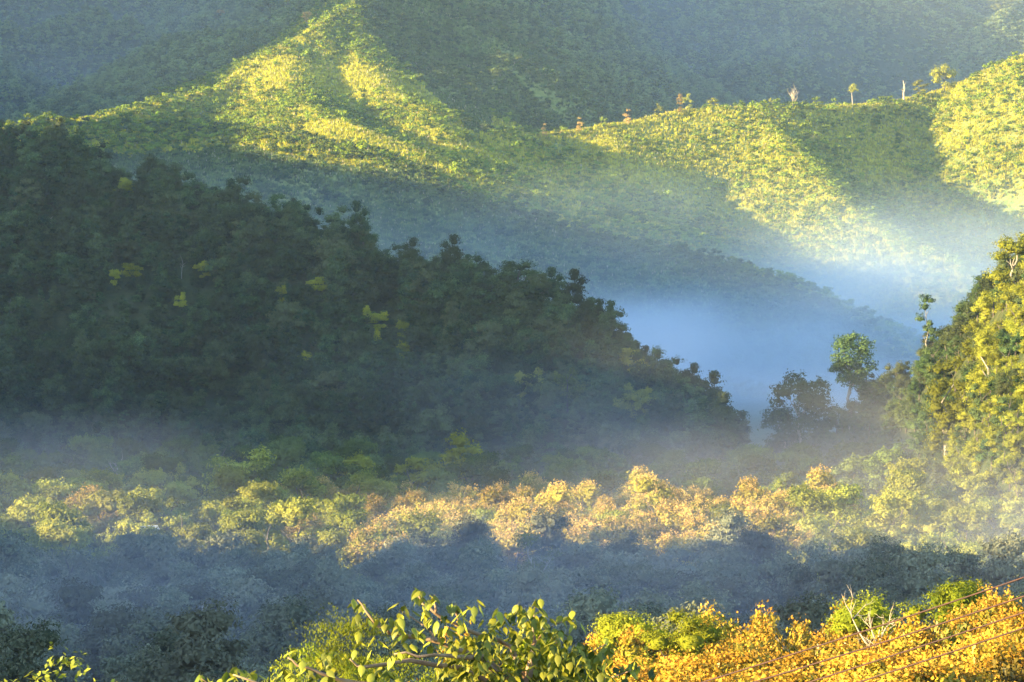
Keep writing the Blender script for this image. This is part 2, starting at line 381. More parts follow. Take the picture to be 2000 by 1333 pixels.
# ------------------------------------------------------------------ ground sheet
# columns are dense inside the view and open out to the sides; rows grow with distance
sA = np.concatenate([np.linspace(-.9, -.16, 60, endpoint=False), np.linspace(-.16, .16, 400), np.linspace(.16, .9, 30)[1:]])
yA = np.concatenate([[-300, -120, -30, 5], np.geomspace(12, 800, 150), np.geomspace(806, 5600, 340), [6000, 6600, 7500, 9500]])
SS, YY = np.meshgrid(sA, yA); XX = SS * (YY + 250 * (YY < 900) * (np.abs(SS) > .16) * 1.0) if False else SS * YY
XX = np.where(YY < 12, SS * 700, np.where(np.abs(SS) > .16, np.sign(SS) * (.16 * YY + (np.abs(SS) - .16) * (YY + 600)), SS * YY))
XX[0:4] = np.sign(SS[0:4]) * np.where(np.abs(SS[0:4]) > .16, 2 + (np.abs(SS[0:4]) - .16) * 615, np.abs(SS[0:4]) * 12)
ZZ = height(XX, YY)
nr, nc = XX.shape
V = np.stack([XX, YY, ZZ], -1).reshape(-1, 3)
i0 = (np.arange(nr - 1)[:, None] * nc + np.arange(nc - 1)[None]).ravel()
gm = mesh_from('ground', V, np.stack([i0, i0 + 1, i0 + nc + 1, i0 + nc], 1), [M['ground']], smooth=True)
dep = V[:, 1]
g = np.clip((dep - 1900) / 200, 0, 1) * np.clip((3560 - dep) / 150, 0, 1)
a = gm.attributes.new('grassy', 'FLOAT', 'POINT'); a.data.foreach_set('value', g.astype(np.float32))
tag(link('ground', gm), kind='structure')

# what the camera can see of the land: elevation horizon along every column
inside = (np.abs(sA) <= .16)
elev = np.maximum.accumulate(np.where(YY > 12, ZZ / np.maximum(YY, 1), -9), 0)
def visible(x, y, z, h, extra=6.0):
    """top of a plant of height h at (x,y,z) can be seen from the camera or a few steps beside it"""
    s = x / y
    ci = np.clip(np.searchsorted(sA, s), 1, len(sA) - 2); ri = np.clip(np.searchsorted(yA, y - 3) - 2, 0, len(yA) - 1)
    e = np.minimum(np.minimum(elev[ri, ci], elev[ri, ci - 1]), elev[ri, ci + 1])
    py = (z + h) / y
    return (py > e - extra / y * .6) & (np.abs(s) < .142 + 8 / y) & (py > -.0877 - 6 / y) & ((z) / y < .0877 + 2 / y)

# ------------------------------------------------------------------ scattered growth (stuff): points carrying turn, size and which plant
def stuff(name, label, cat, pts, rot, scl, idx, protos):
    me = bpy.data.meshes.new(name + '_points'); n = len(pts)
    me.vertices.add(n); me.vertices.foreach_set('co', np.asarray(pts, np.float32).ravel())
    a = me.attributes.new('turn', 'FLOAT_VECTOR', 'POINT'); a.data.foreach_set('vector', np.asarray(rot, np.float32).ravel())
    a = me.attributes.new('size', 'FLOAT_VECTOR', 'POINT'); a.data.foreach_set('vector', np.asarray(scl, np.float32).ravel())
    a = me.attributes.new('which', 'INT', 'POINT'); a.data.foreach_set('value', np.asarray(idx, np.int32))
    o = link(name, me); tag(o, label, cat, kind='stuff')
    ng = bpy.data.node_groups.new(name, 'GeometryNodeTree')
    ng.interface.new_socket('Geometry', in_out='INPUT', socket_type='NodeSocketGeometry'); ng.interface.new_socket('Geometry', in_out='OUTPUT', socket_type='NodeSocketGeometry')
    N = ng.nodes; L = ng.links
    gi = N.new('NodeGroupInput'); go = N.new('NodeGroupOutput'); ip = N.new('GeometryNodeInstanceOnPoints'); jg = N.new('GeometryNodeJoinGeometry')
    for p in reversed(protos):
        oi = N.new('GeometryNodeObjectInfo'); oi.inputs['Object'].default_value = p; oi.inputs['As Instance'].default_value = True; oi.transform_space = 'ORIGINAL'
        L.new(oi.outputs['Geometry'], jg.inputs[0])
    def attr(nm, t):
        q = N.new('GeometryNodeInputNamedAttribute'); q.data_type = t; q.inputs['Name'].default_value = nm; return [s for s in q.outputs if s.enabled and s.name == 'Attribute'][0]
    e2r = N.new('FunctionNodeEulerToRotation'); L.new(attr('turn', 'FLOAT_VECTOR'), e2r.inputs[0])
    L.new(gi.outputs[0], ip.inputs['Points']); L.new(jg.outputs[0], ip.inputs['Instance']); ip.inputs['Pick Instance'].default_value = True
    L.new(attr('which', 'INT'), ip.inputs['Instance Index']); L.new(e2r.outputs[0], ip.inputs['Rotation']); L.new(attr('size', 'FLOAT_VECTOR'), ip.inputs['Scale'])
    L.new(ip.outputs[0], go.inputs[0])
    md = o.modifiers.new('growth', 'NODES'); md.node_group = ng
    return o
def proto(me): return bpy.data.objects.new(me.name, me)

def jgrid(x0, x1, y0, y1, sp, rng):
    gx, gy = np.meshgrid(np.arange(x0, x1, sp), np.arange(y0, y1, sp))
    gx = gx.ravel() + rng.uniform(-.5, .5, gx.size) * sp; gy = gy.ravel() + rng.uniform(-.5, .5, gy.size) * sp
    return gx, gy

rng = np.random.default_rng(11)
# ---- prototypes
FT = [crown_mesh('forest_tree', 100 + i, [9, 11, 8, 10, 12, 7.5, 9.5][i], [3.6, 3.4, 4.0, 3.0, 3.2, 3.6, 3.8][i], 2.0, [22, 24, 22, 18, 20, 18, 24][i], [1.3, 1.2, 1.35, 1.15, 1.15, 1.25, 1.15][i],
      3200, .40, [M['forest']], ['round', 'tall', 'round', 'tall', 'cone', 'round', 'vase'][i]) for i in range(7)]
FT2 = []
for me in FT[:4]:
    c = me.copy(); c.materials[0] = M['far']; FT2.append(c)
BU = [crown_mesh('shrub', 200 + i, [2.6, 3.6, 2.0, 4.5][i], [1.6, 1.9, 2.2, 1.8][i], .3, 6, .95, 260, .55, [M['slope']], 'round', core=True) for i in range(4)]
def tuft_mesh(seed, h, r, nb, plume):
    rg = np.random.default_rng(seed); V = []; Fc = []; mi = []; T = []
    for i in range(nb):
        a = rg.uniform(0, 6.28); rr = r * math.sqrt(rg.uniform()); x, y = rr * math.cos(a), rr * math.sin(a)
        hh = h * rg.uniform(.5, 1.1); b = rg.uniform(0, 6.28); w = .16 * h * .6; lx, ly = rg.normal(size=2) * .28 * hh
        k = len(V); cx, sy = math.cos(b) * w, math.sin(b) * w
        V += [(x - cx, y - sy, -.3), (x + cx, y + sy, -.3), (x + lx * .5 + cx * .7, y + ly * .5 + sy * .7, hh * .6), (x + lx, y + ly, hh * .95), (x + lx * .5 - cx * .7, y + ly * .5 - sy * .7, hh * .6)]
        Fc.append((k, k + 1, k + 2, k + 3, k + 4)); mi.append(0); T += [rg.uniform()] * 5
        if rg.uniform() < plume:
            k = len(V); V += [(x + lx - .12, y + ly, hh * .85), (x + lx + .12, y + ly, hh * .85), (x + lx * 1.1, y + ly * 1.1 + .05, hh * 1.3)]; Fc.append((k, k + 1, k + 2)); mi.append(1); T += [.5] * 3
    return mesh_from('grass_tuft', V, Fc, [M['grass'], M['plume']], mi, T)
TU = [tuft_mesh(300 + i, [1.8, 2.2, 1.5, 2.0][i], [1.3, 1.2, 1.6, 1.1][i], 26, [.0, .03, .0, .25][i]) for i in range(4)]

def scatter(x, y, protos, smin, smax, h, seed, flat=1.0):
    rg = np.random.default_rng(seed)
    z = height(x, y); s = rg.uniform(smin, smax, len(x))
    ok = visible(x, y, z, h * s)
    x, y, z, s = x[ok], y[ok], z[ok], s[ok]; n = len(x)
    rot = np.zeros((n, 3)); rot[:, 2] = rg.uniform(0, 6.28, n)
    sc3 = s[:, None] * np.stack([np.ones(n), np.ones(n), rg.uniform(.8, 1.2, n) * flat], 1)
    return np.stack([x, y, z - .3], 1), rot, sc3, rg.integers(0, len(protos), n)

# ---- far forest on the back slopes
x, y = jgrid(-800, 800, 3480, 5300, 9.0, rng)
d = fbm(x / 170, y / 170, 77, 3)
k = (np.abs(x / y) < .145) & (d > -.15)
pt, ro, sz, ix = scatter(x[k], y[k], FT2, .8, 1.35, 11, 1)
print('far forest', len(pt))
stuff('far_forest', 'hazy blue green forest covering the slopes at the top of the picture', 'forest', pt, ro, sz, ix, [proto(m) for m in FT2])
x, y = jgrid(-800, 800, 3480, 5300, 5.0, rng)
k = (np.abs(x / y) < .145)
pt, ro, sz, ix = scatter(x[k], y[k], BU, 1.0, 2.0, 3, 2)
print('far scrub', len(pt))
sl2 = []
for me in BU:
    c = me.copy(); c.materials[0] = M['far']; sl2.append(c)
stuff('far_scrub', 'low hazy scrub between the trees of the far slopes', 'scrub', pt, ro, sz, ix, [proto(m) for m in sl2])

# ---- grass and shrubs on the middle ridges
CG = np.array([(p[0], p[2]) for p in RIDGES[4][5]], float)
def shade_side(p):  # slopes lying in shade, where darker plant copies paint that shade
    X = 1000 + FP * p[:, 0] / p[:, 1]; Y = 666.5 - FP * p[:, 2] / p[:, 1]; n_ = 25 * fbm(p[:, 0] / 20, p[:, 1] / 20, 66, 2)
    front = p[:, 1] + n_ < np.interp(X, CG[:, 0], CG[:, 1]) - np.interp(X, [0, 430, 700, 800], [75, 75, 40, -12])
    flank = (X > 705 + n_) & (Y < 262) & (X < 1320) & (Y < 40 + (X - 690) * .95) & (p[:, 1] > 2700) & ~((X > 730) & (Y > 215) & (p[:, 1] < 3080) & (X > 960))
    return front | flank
x, y = jgrid(-480, 480, 1900, 3480, 2.6, rng)
k = (np.abs(x / y) < .145)
pt, ro, sz, ix = scatter(x[k], y[k], TU, .7, 1.5, 2, 3)
TU_SHADE = []
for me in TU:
    c = me.copy(); c.materials[0] = M['thicket']; TU_SHADE.append(c)  # darker grass copies, shade put into the blade colour
ix = np.where(shade_side(pt), ix + 4, ix)
print('tufts', len(pt))
stuff('tall_grass', 'tall yellow green grass covering the ridges and spurs', 'grass', pt, ro, sz, ix, [proto(m) for m in TU + TU_SHADE])
x, y = jgrid(-480, 480, 1900, 3480, 4.6, rng)
d = .5 * fbm(x / 45, y / 45, 78, 3) + .9 * fbm(x / 120, y / 120, 79, 2)
k = (np.abs(x / y) < .145) & (d + rng.uniform(-.5, .5, len(x)) > .02)
pt, ro, sz, ix = scatter(x[k], y[k], BU, .5, 1.9, 3, 4)
BU_SHADE = []
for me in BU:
    c = me.copy(); c.materials[0] = M['thicket']; BU_SHADE.append(c)  # darker shrub copies, shade put into the leaf colour
ix = np.where(shade_side(pt), ix + 4, ix)
print('shrubs', len(pt))
stuff('hill_shrubs', 'leafy shrubs growing through the grass of the ridges', 'shrubs', pt, ro, sz, ix, [proto(m) for m in BU + BU_SHADE])

rg = np.random.default_rng(31); G_ = [P(*p) for p in RIDGES[4][5]]; q = []
for a, b in zip(G_[2:-1], G_[3:]):
    m_ = int(np.linalg.norm(b - a) * 1.3); t = rg.uniform(0, 1, m_)[:, None]; q.append((a + (b - a) * t)[:, :2] + rg.normal(size=(m_, 2)) * [7, 16] + [0, -6])
q = np.concatenate(q)
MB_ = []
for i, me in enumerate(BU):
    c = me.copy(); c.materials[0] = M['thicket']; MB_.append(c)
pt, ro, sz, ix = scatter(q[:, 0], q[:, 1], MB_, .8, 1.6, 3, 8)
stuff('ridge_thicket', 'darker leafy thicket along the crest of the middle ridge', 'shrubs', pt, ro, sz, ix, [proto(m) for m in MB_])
# ---- wooded hill: the 300 largest trees stand as objects, the rest is one forest
def pick_split(x, y, z, s, n):
    order = np.argsort(-(s / y)); return order[:n], order[n:]
def tree_obj(name, crown, trunk, loc, rz, s, label, cat, group):
    t = link(name, None, loc, rz, s); t.empty_display_size = .5
    tag(t, label, cat, group)
    if trunk: link('trunk', trunk, parent=t)
    if crown: link('crown', crown, parent=t)
    return t
OPEN = [(243,350,1222),(258,515,1165),(222,526,1163),(398,512,1165),(352,572,1145),(550,560,1130),(618,542,1135),(716,600,1110),(742,612,1108),(786,628,1104),(737,645,1098),(785,668,1090),(595,688,1085),(698,697,1082),
        (1040,722,1000),(1108,722,996),(1240,752,985),(1240,672,1050),(100,415,1200),(355,490,1160),(22,575,1120)]
x, y = jgrid(-210, 90, 905, 1420, 6.4, rng)
k = (np.abs(x / y) < .145) & (x / y < .058)
pt, ro, sz, ix = scatter(x[k], y[k], FT, .7, 1.35, 10, 5)
px_ = 1000 + FP * pt[:, 0] / pt[:, 1]; ty_ = 666.5 - FP * (pt[:, 2] + 10 * sz[:, 2]) / pt[:, 1]; keep = np.ones(len(pt), bool)
for X, Yt, d in OPEN: keep &= ~((np.abs(px_ - X) < 24) & (pt[:, 1] > d * .955) & (pt[:, 1] < d * 1.03) & (ty_ < Yt + 14) & (ty_ > Yt - 60))
pt, ro, sz, ix = pt[keep], ro[keep], sz[keep], ix[keep]
dip = fbm(pt[:, 0] / 18, pt[:, 1] / 18, 55, 2); sz *= (1 + .35 * dip)[:, None]
o = np.argsort(-(sz[:, 0] / pt[:, 1] + 10 * 0)); o1, o2 = o[:300], o[300:]
print('hill forest', len(pt))
for i in o1:
    ob = link('forest_tree', FT[ix[i]], pt[i], ro[i, 2], tuple(sz[i]))
    tag(ob, 'dark green broadleaf tree of the dense wood on the shaded hill', 'tree', 'trees of the wood on the shaded hill')
x, y = jgrid(-210, 90, 905, 1420, 4.2, rng); k = (np.abs(x / y) < .145) & (x / y < .055)
p5, r5, s5, i5 = scatter(x[k], y[k], FT, .3, .55, 10, 15)
pt = np.concatenate([pt[o2], p5]); ro = np.concatenate([ro[o2], r5]); sz = np.concatenate([sz[o2], s5]); ix = np.concatenate([ix[o2], i5]); o2 = np.arange(len(pt))
stuff('hill_forest', 'smaller dark trees filling the wood on the shaded hill', 'forest', pt[o2], ro[o2], sz[o2], ix[o2], [proto(m) for m in FT])

# ---- trunks
TR = [trunk_mesh('trunk', 500 + i, 9, .22, 3.0) for i in range(3)]
# ---- low shaded wood at the left and middle
LW = [crown_mesh('crown', 600 + i, [9, 10, 8, 9.5, 11][i], [3.9, 3.4, 4.2, 3.7, 3.0][i], 2.2, 24, 1.25, 8000, .33, [M['shade']], ['round', 'tall', 'round', 'vase', 'tall'][i], .5, .35) for i in range(5)]
x, y = jgrid(-90, 90, 372, 606, 9.8, rng); k = (np.abs(x / y) < .142) & ~((x / y > .085) & (y > 560))
x, y = x[k], y[k]; z = height(x, y); s = rng.uniform(1.0, 1.5, len(x)); ok = visible(x, y, z, 10 * s, 2); x, y, z, s = x[ok], y[ok], z[ok], s[ok]
print('low wood', len(x))
for i in range(len(x)):
    tree_obj('broadleaf_tree', LW[rng.integers(5)], TR[rng.integers(3)], (x[i], y[i], z[i] - .3), rng.uniform(0, 6.28), s[i],
             'grey green tree of the shaded wood in the hollow before the sunlit band', 'tree', 'trees of the shaded wood in the hollow')
# ---- sunlit band: flowering teak and green trees
TK = [crown_mesh('crown', 650 + i, [8.5, 9.5, 8][i], [3.7, 3.3, 4.0][i], 2.2, 18, 1.35, 3800, .44, [M['teak'], M['panicle']], ['round', 'tall', 'round'][i], .5, .3, panicle=190, pls=.42) for i in range(3)]
VG = [crown_mesh('crown', 680 + i, [9, 11, 7.5, 10][i], [3.9, 3.1, 4.2, 3.4][i], 2.0, 19, 1.35, 5200, .36, [M['valley']], ['round', 'tall', 'round', 'vase'][i], .5, .3) for i in range(4)]
VG_SHADE = []
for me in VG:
    c = me.copy(); c.materials[0] = M['thicket']; VG_SHADE.append(c)  # darker crowns for trees behind the lit band, shade put into leaf colour
x, y = jgrid(-125, 125, 612, 905, 11.5, rng); k = (np.abs(x / y) < .142)
x, y = x[k], y[k]; z = height(x, y); s = rng.uniform(1.0, 1.5, len(x)); ok = visible(x, y, z, 10 * s, 2) & (z < -34); x, y, z, s = x[ok], y[ok], z[ok], s[ok]
print('sunlit band', len(x))
for i in range(len(x)):
    X = 1000 + FP * x[i] / y[i]
    pt_ = np.clip((X - 520) / 300, 0, 1) * np.clip((1680 - X) / 150, 0, 1) * (y[i] < 790) * .82
    if rng.uniform() < pt_:
        tree_obj('teak_tree', TK[rng.integers(3)], TR[rng.integers(3)], (x[i], y[i], z[i] - .3), rng.uniform(0, 6.28), s[i],
                 'teak tree with buff pink flower heads in the sunlit band below the hill', 'tree', 'flowering teak trees of the sunlit band')
    else:
        tree_obj('valley_tree', (VG_SHADE if y[i] > 785 else VG)[rng.integers(4)], TR[rng.integers(3)], (x[i], y[i], z[i] - .3), rng.uniform(0, 6.28), s[i],
                 'broadleaf tree in the misty band at the foot of the hills', 'tree', 'green trees at the foot of the hills')
# ---- right hill
x, y = jgrid(50, 150, 640, 1110, 6.3, rng); z = height(x, y); k = (np.abs(x / y) < .142) & (z > -37.5) & (x / y > .069) & ~((y < 905) & (z < -35))
x, y, z = x[k], y[k], z[k]; s = rng.uniform(.6, 1.05, len(x)); ok = visible(x, y, z, 9 * s, 3); x, y, z, s = x[ok], y[ok], z[ok], s[ok]
CF = [crown_mesh('crown', 700 + i, [7.5, 9, 6.5][i], [3.2, 2.4, 3.4][i], .8, 18, 1.15, 4800, .30, [M['cliff']], ['round', 'tall', 'round'][i], .5, .6) for i in range(3)]
DK = [crown_mesh('crown', 720 + i, [8.5, 9, 7][i], [3.4, 2.9, 3.6][i], 1.0, 20, 1.2, 4800, .34, [M['forest']], ['round', 'tall', 'round'][i], .5, .4) for i in range(3)]
x2, y2 = jgrid(84, 118, 640, 800, 4.4, rng); z2 = height(x2, y2); k = (z2 > -38) & (x2 / y2 > .122) & (x2 / y2 < .142); x2, y2, z2 = x2[k], y2[k], z2[k]
x = np.concatenate([x, x2]); y = np.concatenate([y, y2]); z = np.concatenate([z, z2]); s = np.concatenate([s, rng.uniform(.55, .9, len(x2))])
print('right hill', len(x))
for i in range(len(x)):
    if x[i] / y[i] > .1125 and y[i] < 880 and rng.uniform() < .68:
        tree_obj('creeper_tree', CF[rng.integers(3)], TR[rng.integers(3)], (x[i], y[i], z[i] - .3), rng.uniform(0, 6.28), s[i],
                 'yellow green creeper-hung tree on the sunlit steep slope at the right edge', 'tree', 'sunlit trees on the steep right slope')
    else:
        tree_obj('hillside_tree', DK[rng.integers(3)], TR[rng.integers(3)], (x[i], y[i], z[i] - .3), rng.uniform(0, 6.28), s[i],
                 'dark green tree on the shaded flank of the right hill', 'tree', 'dark trees on the right hill')

# ---- single trees one can point at: picture x, picture y of the top, depth
def at_top(X, Yt, d, H):
    ds = d * np.linspace(.95 if d < 2000 else .9, 1.05 if d < 2000 else 1.35, 61)
    zt = (666.5 - Yt) / FP * ds; gs = height((X - 1000) / FP * ds, ds) - .3
    cost = np.abs(zt - gs - H) + np.where(d < 2000, .03, .12 if d < 3200 else 0) * np.abs(ds - d)
    d = ds[np.argmin(cost)] if d > 600 else d
    p = P(X, Yt, d); zg = float(height(np.array([p[0]]), np.array([p[1]]))[0]) - .3
    return (p[0], p[1], zg), max((p[2] - zg) / H, .05)
def special(name, X, Yt, d, crown, trunk, H, label, wide=1.0, cat='tree', group=None, rz=None):
    loc, s = at_top(X, Yt, d, H)
    t = tree_obj(name, crown, trunk, loc, rng.uniform(0, 6.28) if rz is None else rz, (s * wide, s * wide, s), label, cat, group); return t
def cm(mat, seed, H, Rr, base, nl, lr, n, ls, shape='round', asp=.5, dr=.3, **k): return crown_mesh('crown', seed, H, Rr, base, nl, lr, n, ls, [M[mat]] + ([M['panicle']] if k.get('panicle') else []), shape, asp, dr, **k)
def tm(seed, H, r, sp, nb=6, **k): return trunk_mesh('trunk', seed, H, r, sp, nb, mat=M['palebark'], **k)
# beside the mist on the right hill
special('tall_tree', 1662, 648, 985, cm('forest', 801, 15, 3.4, 6.0, 38, 1.35, 8000, .40, 'tall', core=False), tm(801, 14, .30, 3.2, 9), 15, 'tall dark tree with bare lower trunks standing against the blue mist', .95)
special('round_crowned_tree', 1563, 730, 1010, cm('forest', 802, 13, 4.6, 1.0, 46, 1.5, 11000, .42, 'round', core=False), tm(802, 11, .3, 4), 13, 'dark rounded tree below the tall tree at the edge of the blue mist', .95)
special('small_tree', 1533, 800, 1010, cm('forest', 803, 8, 2.6, 1.0, 12, 1.1, 2200, .4), tm(803, 7, .2, 2), 8, 'small dark tree in mist just left of the rounded tree')
special('slender_tree', 1813, 578, 1000, cm('forest', 804, 10, 1.6, 3, 9, .8, 1400, .36, 'tall'), tm(804, 9.5, .15, 1.2), 10, 'slender dark sapling poking above the crest of the right hill', .8)
special('slender_tree', 1925, 533, 930, cm('forest', 805, 9, 2.4, 2, 12, 1.0, 1800, .36, 'vase'), tm(805, 9, .15, 1.2), 9, 'dark tree with jagged top beside the golden slope at the right edge', .9)
special('creeper_column', 1850, 688, 752, cm('cliff', 806, 15, 2.3, .5, 26, 1.15, 6500, .30, 'tall', dr=.7), tm(806, 13, .25, 1.5), 15, 'tall narrow column of yellow green creeper in front of the dark flank', 1.0)
special('creeper_tree', 1985, 440, 770, cm('cliff', 807, 12, 3.4, .5, 24, 1.2, 6500, .30, 'tall', dr=.6), tm(807, 11, .25, 2), 12, 'topmost golden green creeper tree at the right edge of the picture', 1.0)
special('creeper_tree', 1930, 640, 742, cm('cliff', 808, 12, 3.4, .5, 24, 1.2, 6500, .30, 'cone', dr=.6), tm(808, 11, .25, 2), 12, 'golden green tree draped in creeper, right of the narrow column', 1.0)
special('creeper_tree', 1965, 760, 722, cm('cliff', 809, 11, 4.0, .5, 24, 1.2, 6500, .30, 'round', dr=.6), tm(809, 11, .25, 2), 11, 'broad yellow green crown low on the right edge below the steep slope', 1.0)
# tops on the dark hill: sunlight painted in as gold leaf colour
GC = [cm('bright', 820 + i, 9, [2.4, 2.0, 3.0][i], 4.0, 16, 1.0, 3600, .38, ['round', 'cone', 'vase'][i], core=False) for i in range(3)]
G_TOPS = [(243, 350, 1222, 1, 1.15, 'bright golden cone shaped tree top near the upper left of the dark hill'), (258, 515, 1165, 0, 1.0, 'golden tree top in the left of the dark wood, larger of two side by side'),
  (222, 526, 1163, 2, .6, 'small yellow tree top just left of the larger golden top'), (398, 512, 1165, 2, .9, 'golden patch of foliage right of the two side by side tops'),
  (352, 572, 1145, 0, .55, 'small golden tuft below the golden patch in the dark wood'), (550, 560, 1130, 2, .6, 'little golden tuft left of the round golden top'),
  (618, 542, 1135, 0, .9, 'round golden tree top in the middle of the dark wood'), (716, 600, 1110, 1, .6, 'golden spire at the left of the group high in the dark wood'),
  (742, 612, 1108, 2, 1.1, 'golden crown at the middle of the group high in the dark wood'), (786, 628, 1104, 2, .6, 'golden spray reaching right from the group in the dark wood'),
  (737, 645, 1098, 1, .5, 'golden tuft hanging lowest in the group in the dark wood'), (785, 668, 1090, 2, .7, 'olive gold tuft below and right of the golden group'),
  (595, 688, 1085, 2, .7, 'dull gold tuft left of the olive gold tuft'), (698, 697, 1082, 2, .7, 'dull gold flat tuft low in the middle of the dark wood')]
for X, Yt, d, q, w, lb in G_TOPS: special('sun_painted_tree', X, Yt, d, GC[q], None, 9, lb, w * 1.15, group='tree tops painted gold as if sunlit on the dark hill')
DF = [cm('forest', 840 + i, [11, 12, 10][i], [3.2, 2.6, 3.8][i], 1.5, 16, 1.25, 3600, .40, ['round', 'tall', 'vase'][i]) for i in range(3)]
for X, Yt, d, q, w, lb in [(105, 243, 1275, 1, 1, 'dark tree standing highest on the skyline at the left end of the hill'), (300, 303, 1240, 0, 1.1, 'round dark tree on the crest above the golden cone'),
  (341, 310, 1236, 1, .7, 'narrow dark tree just right of the round crest tree'), (573, 390, 1195, 2, 1, 'dark crest tree with one limb reaching right into the blue mist'), (500, 378, 1205, 0, 1, 'broad dark tree on the middle of the hill crest'),
  (650, 425, 1190, 0, 1, 'rounded dark tree where the crest begins to fall'), (712, 432, 1180, 2, .6, 'small pale tree half lost in mist behind the crest'), (905, 505, 1145, 0, 1.1, 'dark tree before the notch in the hill crest'), (1015, 507, 1120, 2, 1.4, 'large dark tree crowning the shoulder of the hill'), (1055, 520, 1112, 1, 1.1, 'dark tree leaning at the right of the large shoulder tree'),
  (1150, 588, 1095, 0, .8, 'dark tree on the steep fall of the crest'), (1228, 638, 1075, 1, .7, 'small misty tree on the lower crest'), (1290, 680, 1050, 0, 1, 'dark tree fading in mist right of the russet tree'), (1335, 735, 1035, 2, .8, 'thin crowned tree lowest on the crest, half lost in mist')]:
    special('crest_tree', X, Yt, d, DF[q], TR[1], [11, 12, 10][q], lb, w)
special('russet_tree', 1240, 672, 1050, cm('teak', 850, 12, 4.0, 2, 20, 1.4, 4200, .4, 'round'), tm(850, 10, .3, 3), 12, 'russet brown tree standing on the low end of the hill', 1.0)
for X, Yt, d, lb in [(1040, 722, 1000, 'left one of two yellowish crowns on the lower knoll'), (1108, 722, 996, 'right one of two yellowish crowns on the lower knoll'), (1240, 752, 985, 'yellow topped tree in front of the russet tree')]:
    special('yellow_topped_tree', X, Yt, d, VG[0], TR[2], 9, lb, .9)
special('bare_tree', 100, 415, 1200, None, tm(860, 9, .16, 2, 5), 9, 'thin pale dead trunk among the dark trees near the left edge', 1)
special('bare_tree', 355, 490, 1160, None, tm(861, 9, .14, 2, 6), 9, 'thin bare tree above the golden patch in the dark wood', 1)
special('bare_tree', 22, 575, 1120, None, tm(862, 9, .14, 2, 6), 9, 'pale dead stem at the left edge of the dark hill', 1)
special('bare_tree', 1055, 550, 1105, None, tm(863, 9, .14, 2.5, 8), 9, 'bare branched tree in front of the shoulder trees', 1)
# in the hollow and the sunlit band
special('spreading_tree', 110, 940, 668, cm('valley', 870, 13, 6.0, 2.5, 34, 1.6, 9500, .36, 'round'), tm(870, 11, .4, 5, 9), 13, 'large spreading sunlit tree near the left edge above the shaded wood', 1.15)
special('teak_tree', 165, 965, 655, TK[1], TR[1], 9.5, 'pinkish flowering teak at the right side of the large spreading tree', 1.0)
special('bare_tree', 240, 880, 800, None, tm(871, 10, .20, 4, 6, twigs=1, start=.2), 10, 'pale forked dead tree in the mist left of the middle', 1)
special('sunlit_tree', 465, 880, 770, cm('valley', 872, 11, 4.6, 4, 14, 1.3, 3600, .42, 'vase', core=False), tm(872, 10, .22, 4.2, 7, start=.15), 11, 'open yellow green tree with pale forked trunk in the upper sunlit band', 1.1)
special('sunlit_tree', 340, 910, 760, VG[0], TR[0], 9, 'yellow green tree left of the open forked tree', .7)
special('sunlit_tree', 682, 870, 790, cm('gold', 873, 10, 2.5, 3, 12, 1.0, 2600, .42, 'tall'), TR[0], 10, 'pale yellow green tree at the left of the upper sunlit pair', 1.0)
special('sunlit_tree', 805, 882, 785, cm('gold', 874, 10, 2.3, 2, 12, 1.0, 2600, .42, 'tall'), TR[0], 10, 'leaning yellow green tree below the brightest crown', 1.0)
special('sunlit_tree', 880, 850, 792, cm('gold', 875, 11, 3.2, 3, 16, 1.05, 3200, .42, 'vase'), TR[1], 11, 'brightest yellow green crown of the upper sunlit band', 1.1)
special('sunlit_tree', 915, 853, 795, cm('gold', 876, 11, 1.6, 3, 9, .9, 1600, .42, 'tall'), TR[1], 11, 'narrow yellow green crown touching the brightest one on its right', 1.0)
special('dome_tree', 875, 940, 790, cm('fresh', 877, 9, 5.4, 3, 26, 1.1, 5200, .30, 'umbrella'), tm(877, 8, .3, 5, 9), 9, 'dome shaped feathery green tree above the pink teaks', 1.0)
special('teak_tree', 600, 935, 770, TK[2], TR[1], 8, 'tall pink tipped teak at the left end of the teak row', 1.1)
special('umbrella_tree', 1215, 1108, 520, cm('shade', 878, 9, 6.0, 4.5, 34, 1.15, 9000, .24, 'umbrella'), tm(878, 7.5, .35, 5.5, 10), 9, 'wide umbrella shaped dark tree below the sunlit teaks', 1.0)
special('pale_trunk_tree', 1045, 1040, 560, cm('valley', 879, 12, 3.6, 4.5, 16, 1.2, 3000, .3, 'vase', core=False), tm(879, 11, .16, 3.4, 9, twigs=1, start=.25), 12, 'thin crowned tree with pale forking trunks left of the umbrella tree', 1.0)
special('sunlit_tree', 1600, 1122, 540, cm('gold', 880, 9, 1.7, 5, 8, .8, 1300, .3, 'cone'), TR[2], 9, 'small bright tree top alone in the shaded wood right of the umbrella tree', 1.0)
special('layered_tree', 1690, 1092, 560, cm('shade', 881, 10, 3.3, 3, 18, 1.1, 4200, .3, 'umbrella'), TR[1], 10, 'dark flat layered tree at the right of the hollow', 1.1)
special('layered_tree', 1800, 1095, 565, cm('shade', 882, 10, 3.6, 3, 20, 1.1, 4200, .3, 'umbrella'), TR[2], 10, 'dark flat layered tree nearer the right edge of the hollow', 1.1)
for X, Yt, d, h, tw, lb in [(395, 1155, 472, 10, 2, 'bare grey twiggy tree in the middle of the shaded wood'), (365, 1235, 430, 10, 1, 'leaning bare grey stem below the twiggy tree'), (1240, 1150, 500, 9, 1, 'bare pale stems in front of the umbrella tree'), (545, 955, 800, 9, 1, 'bare pale stems deep in the mist left of the teaks'), (310, 985, 700, 9, 2, 'dead tree with reddish twigs by the white roof')]:
    special('bare_tree', X, Yt, d, None, tm(int(X), h, .13, 3.2, 9, twigs=tw, start=.3), h, lb, 1)
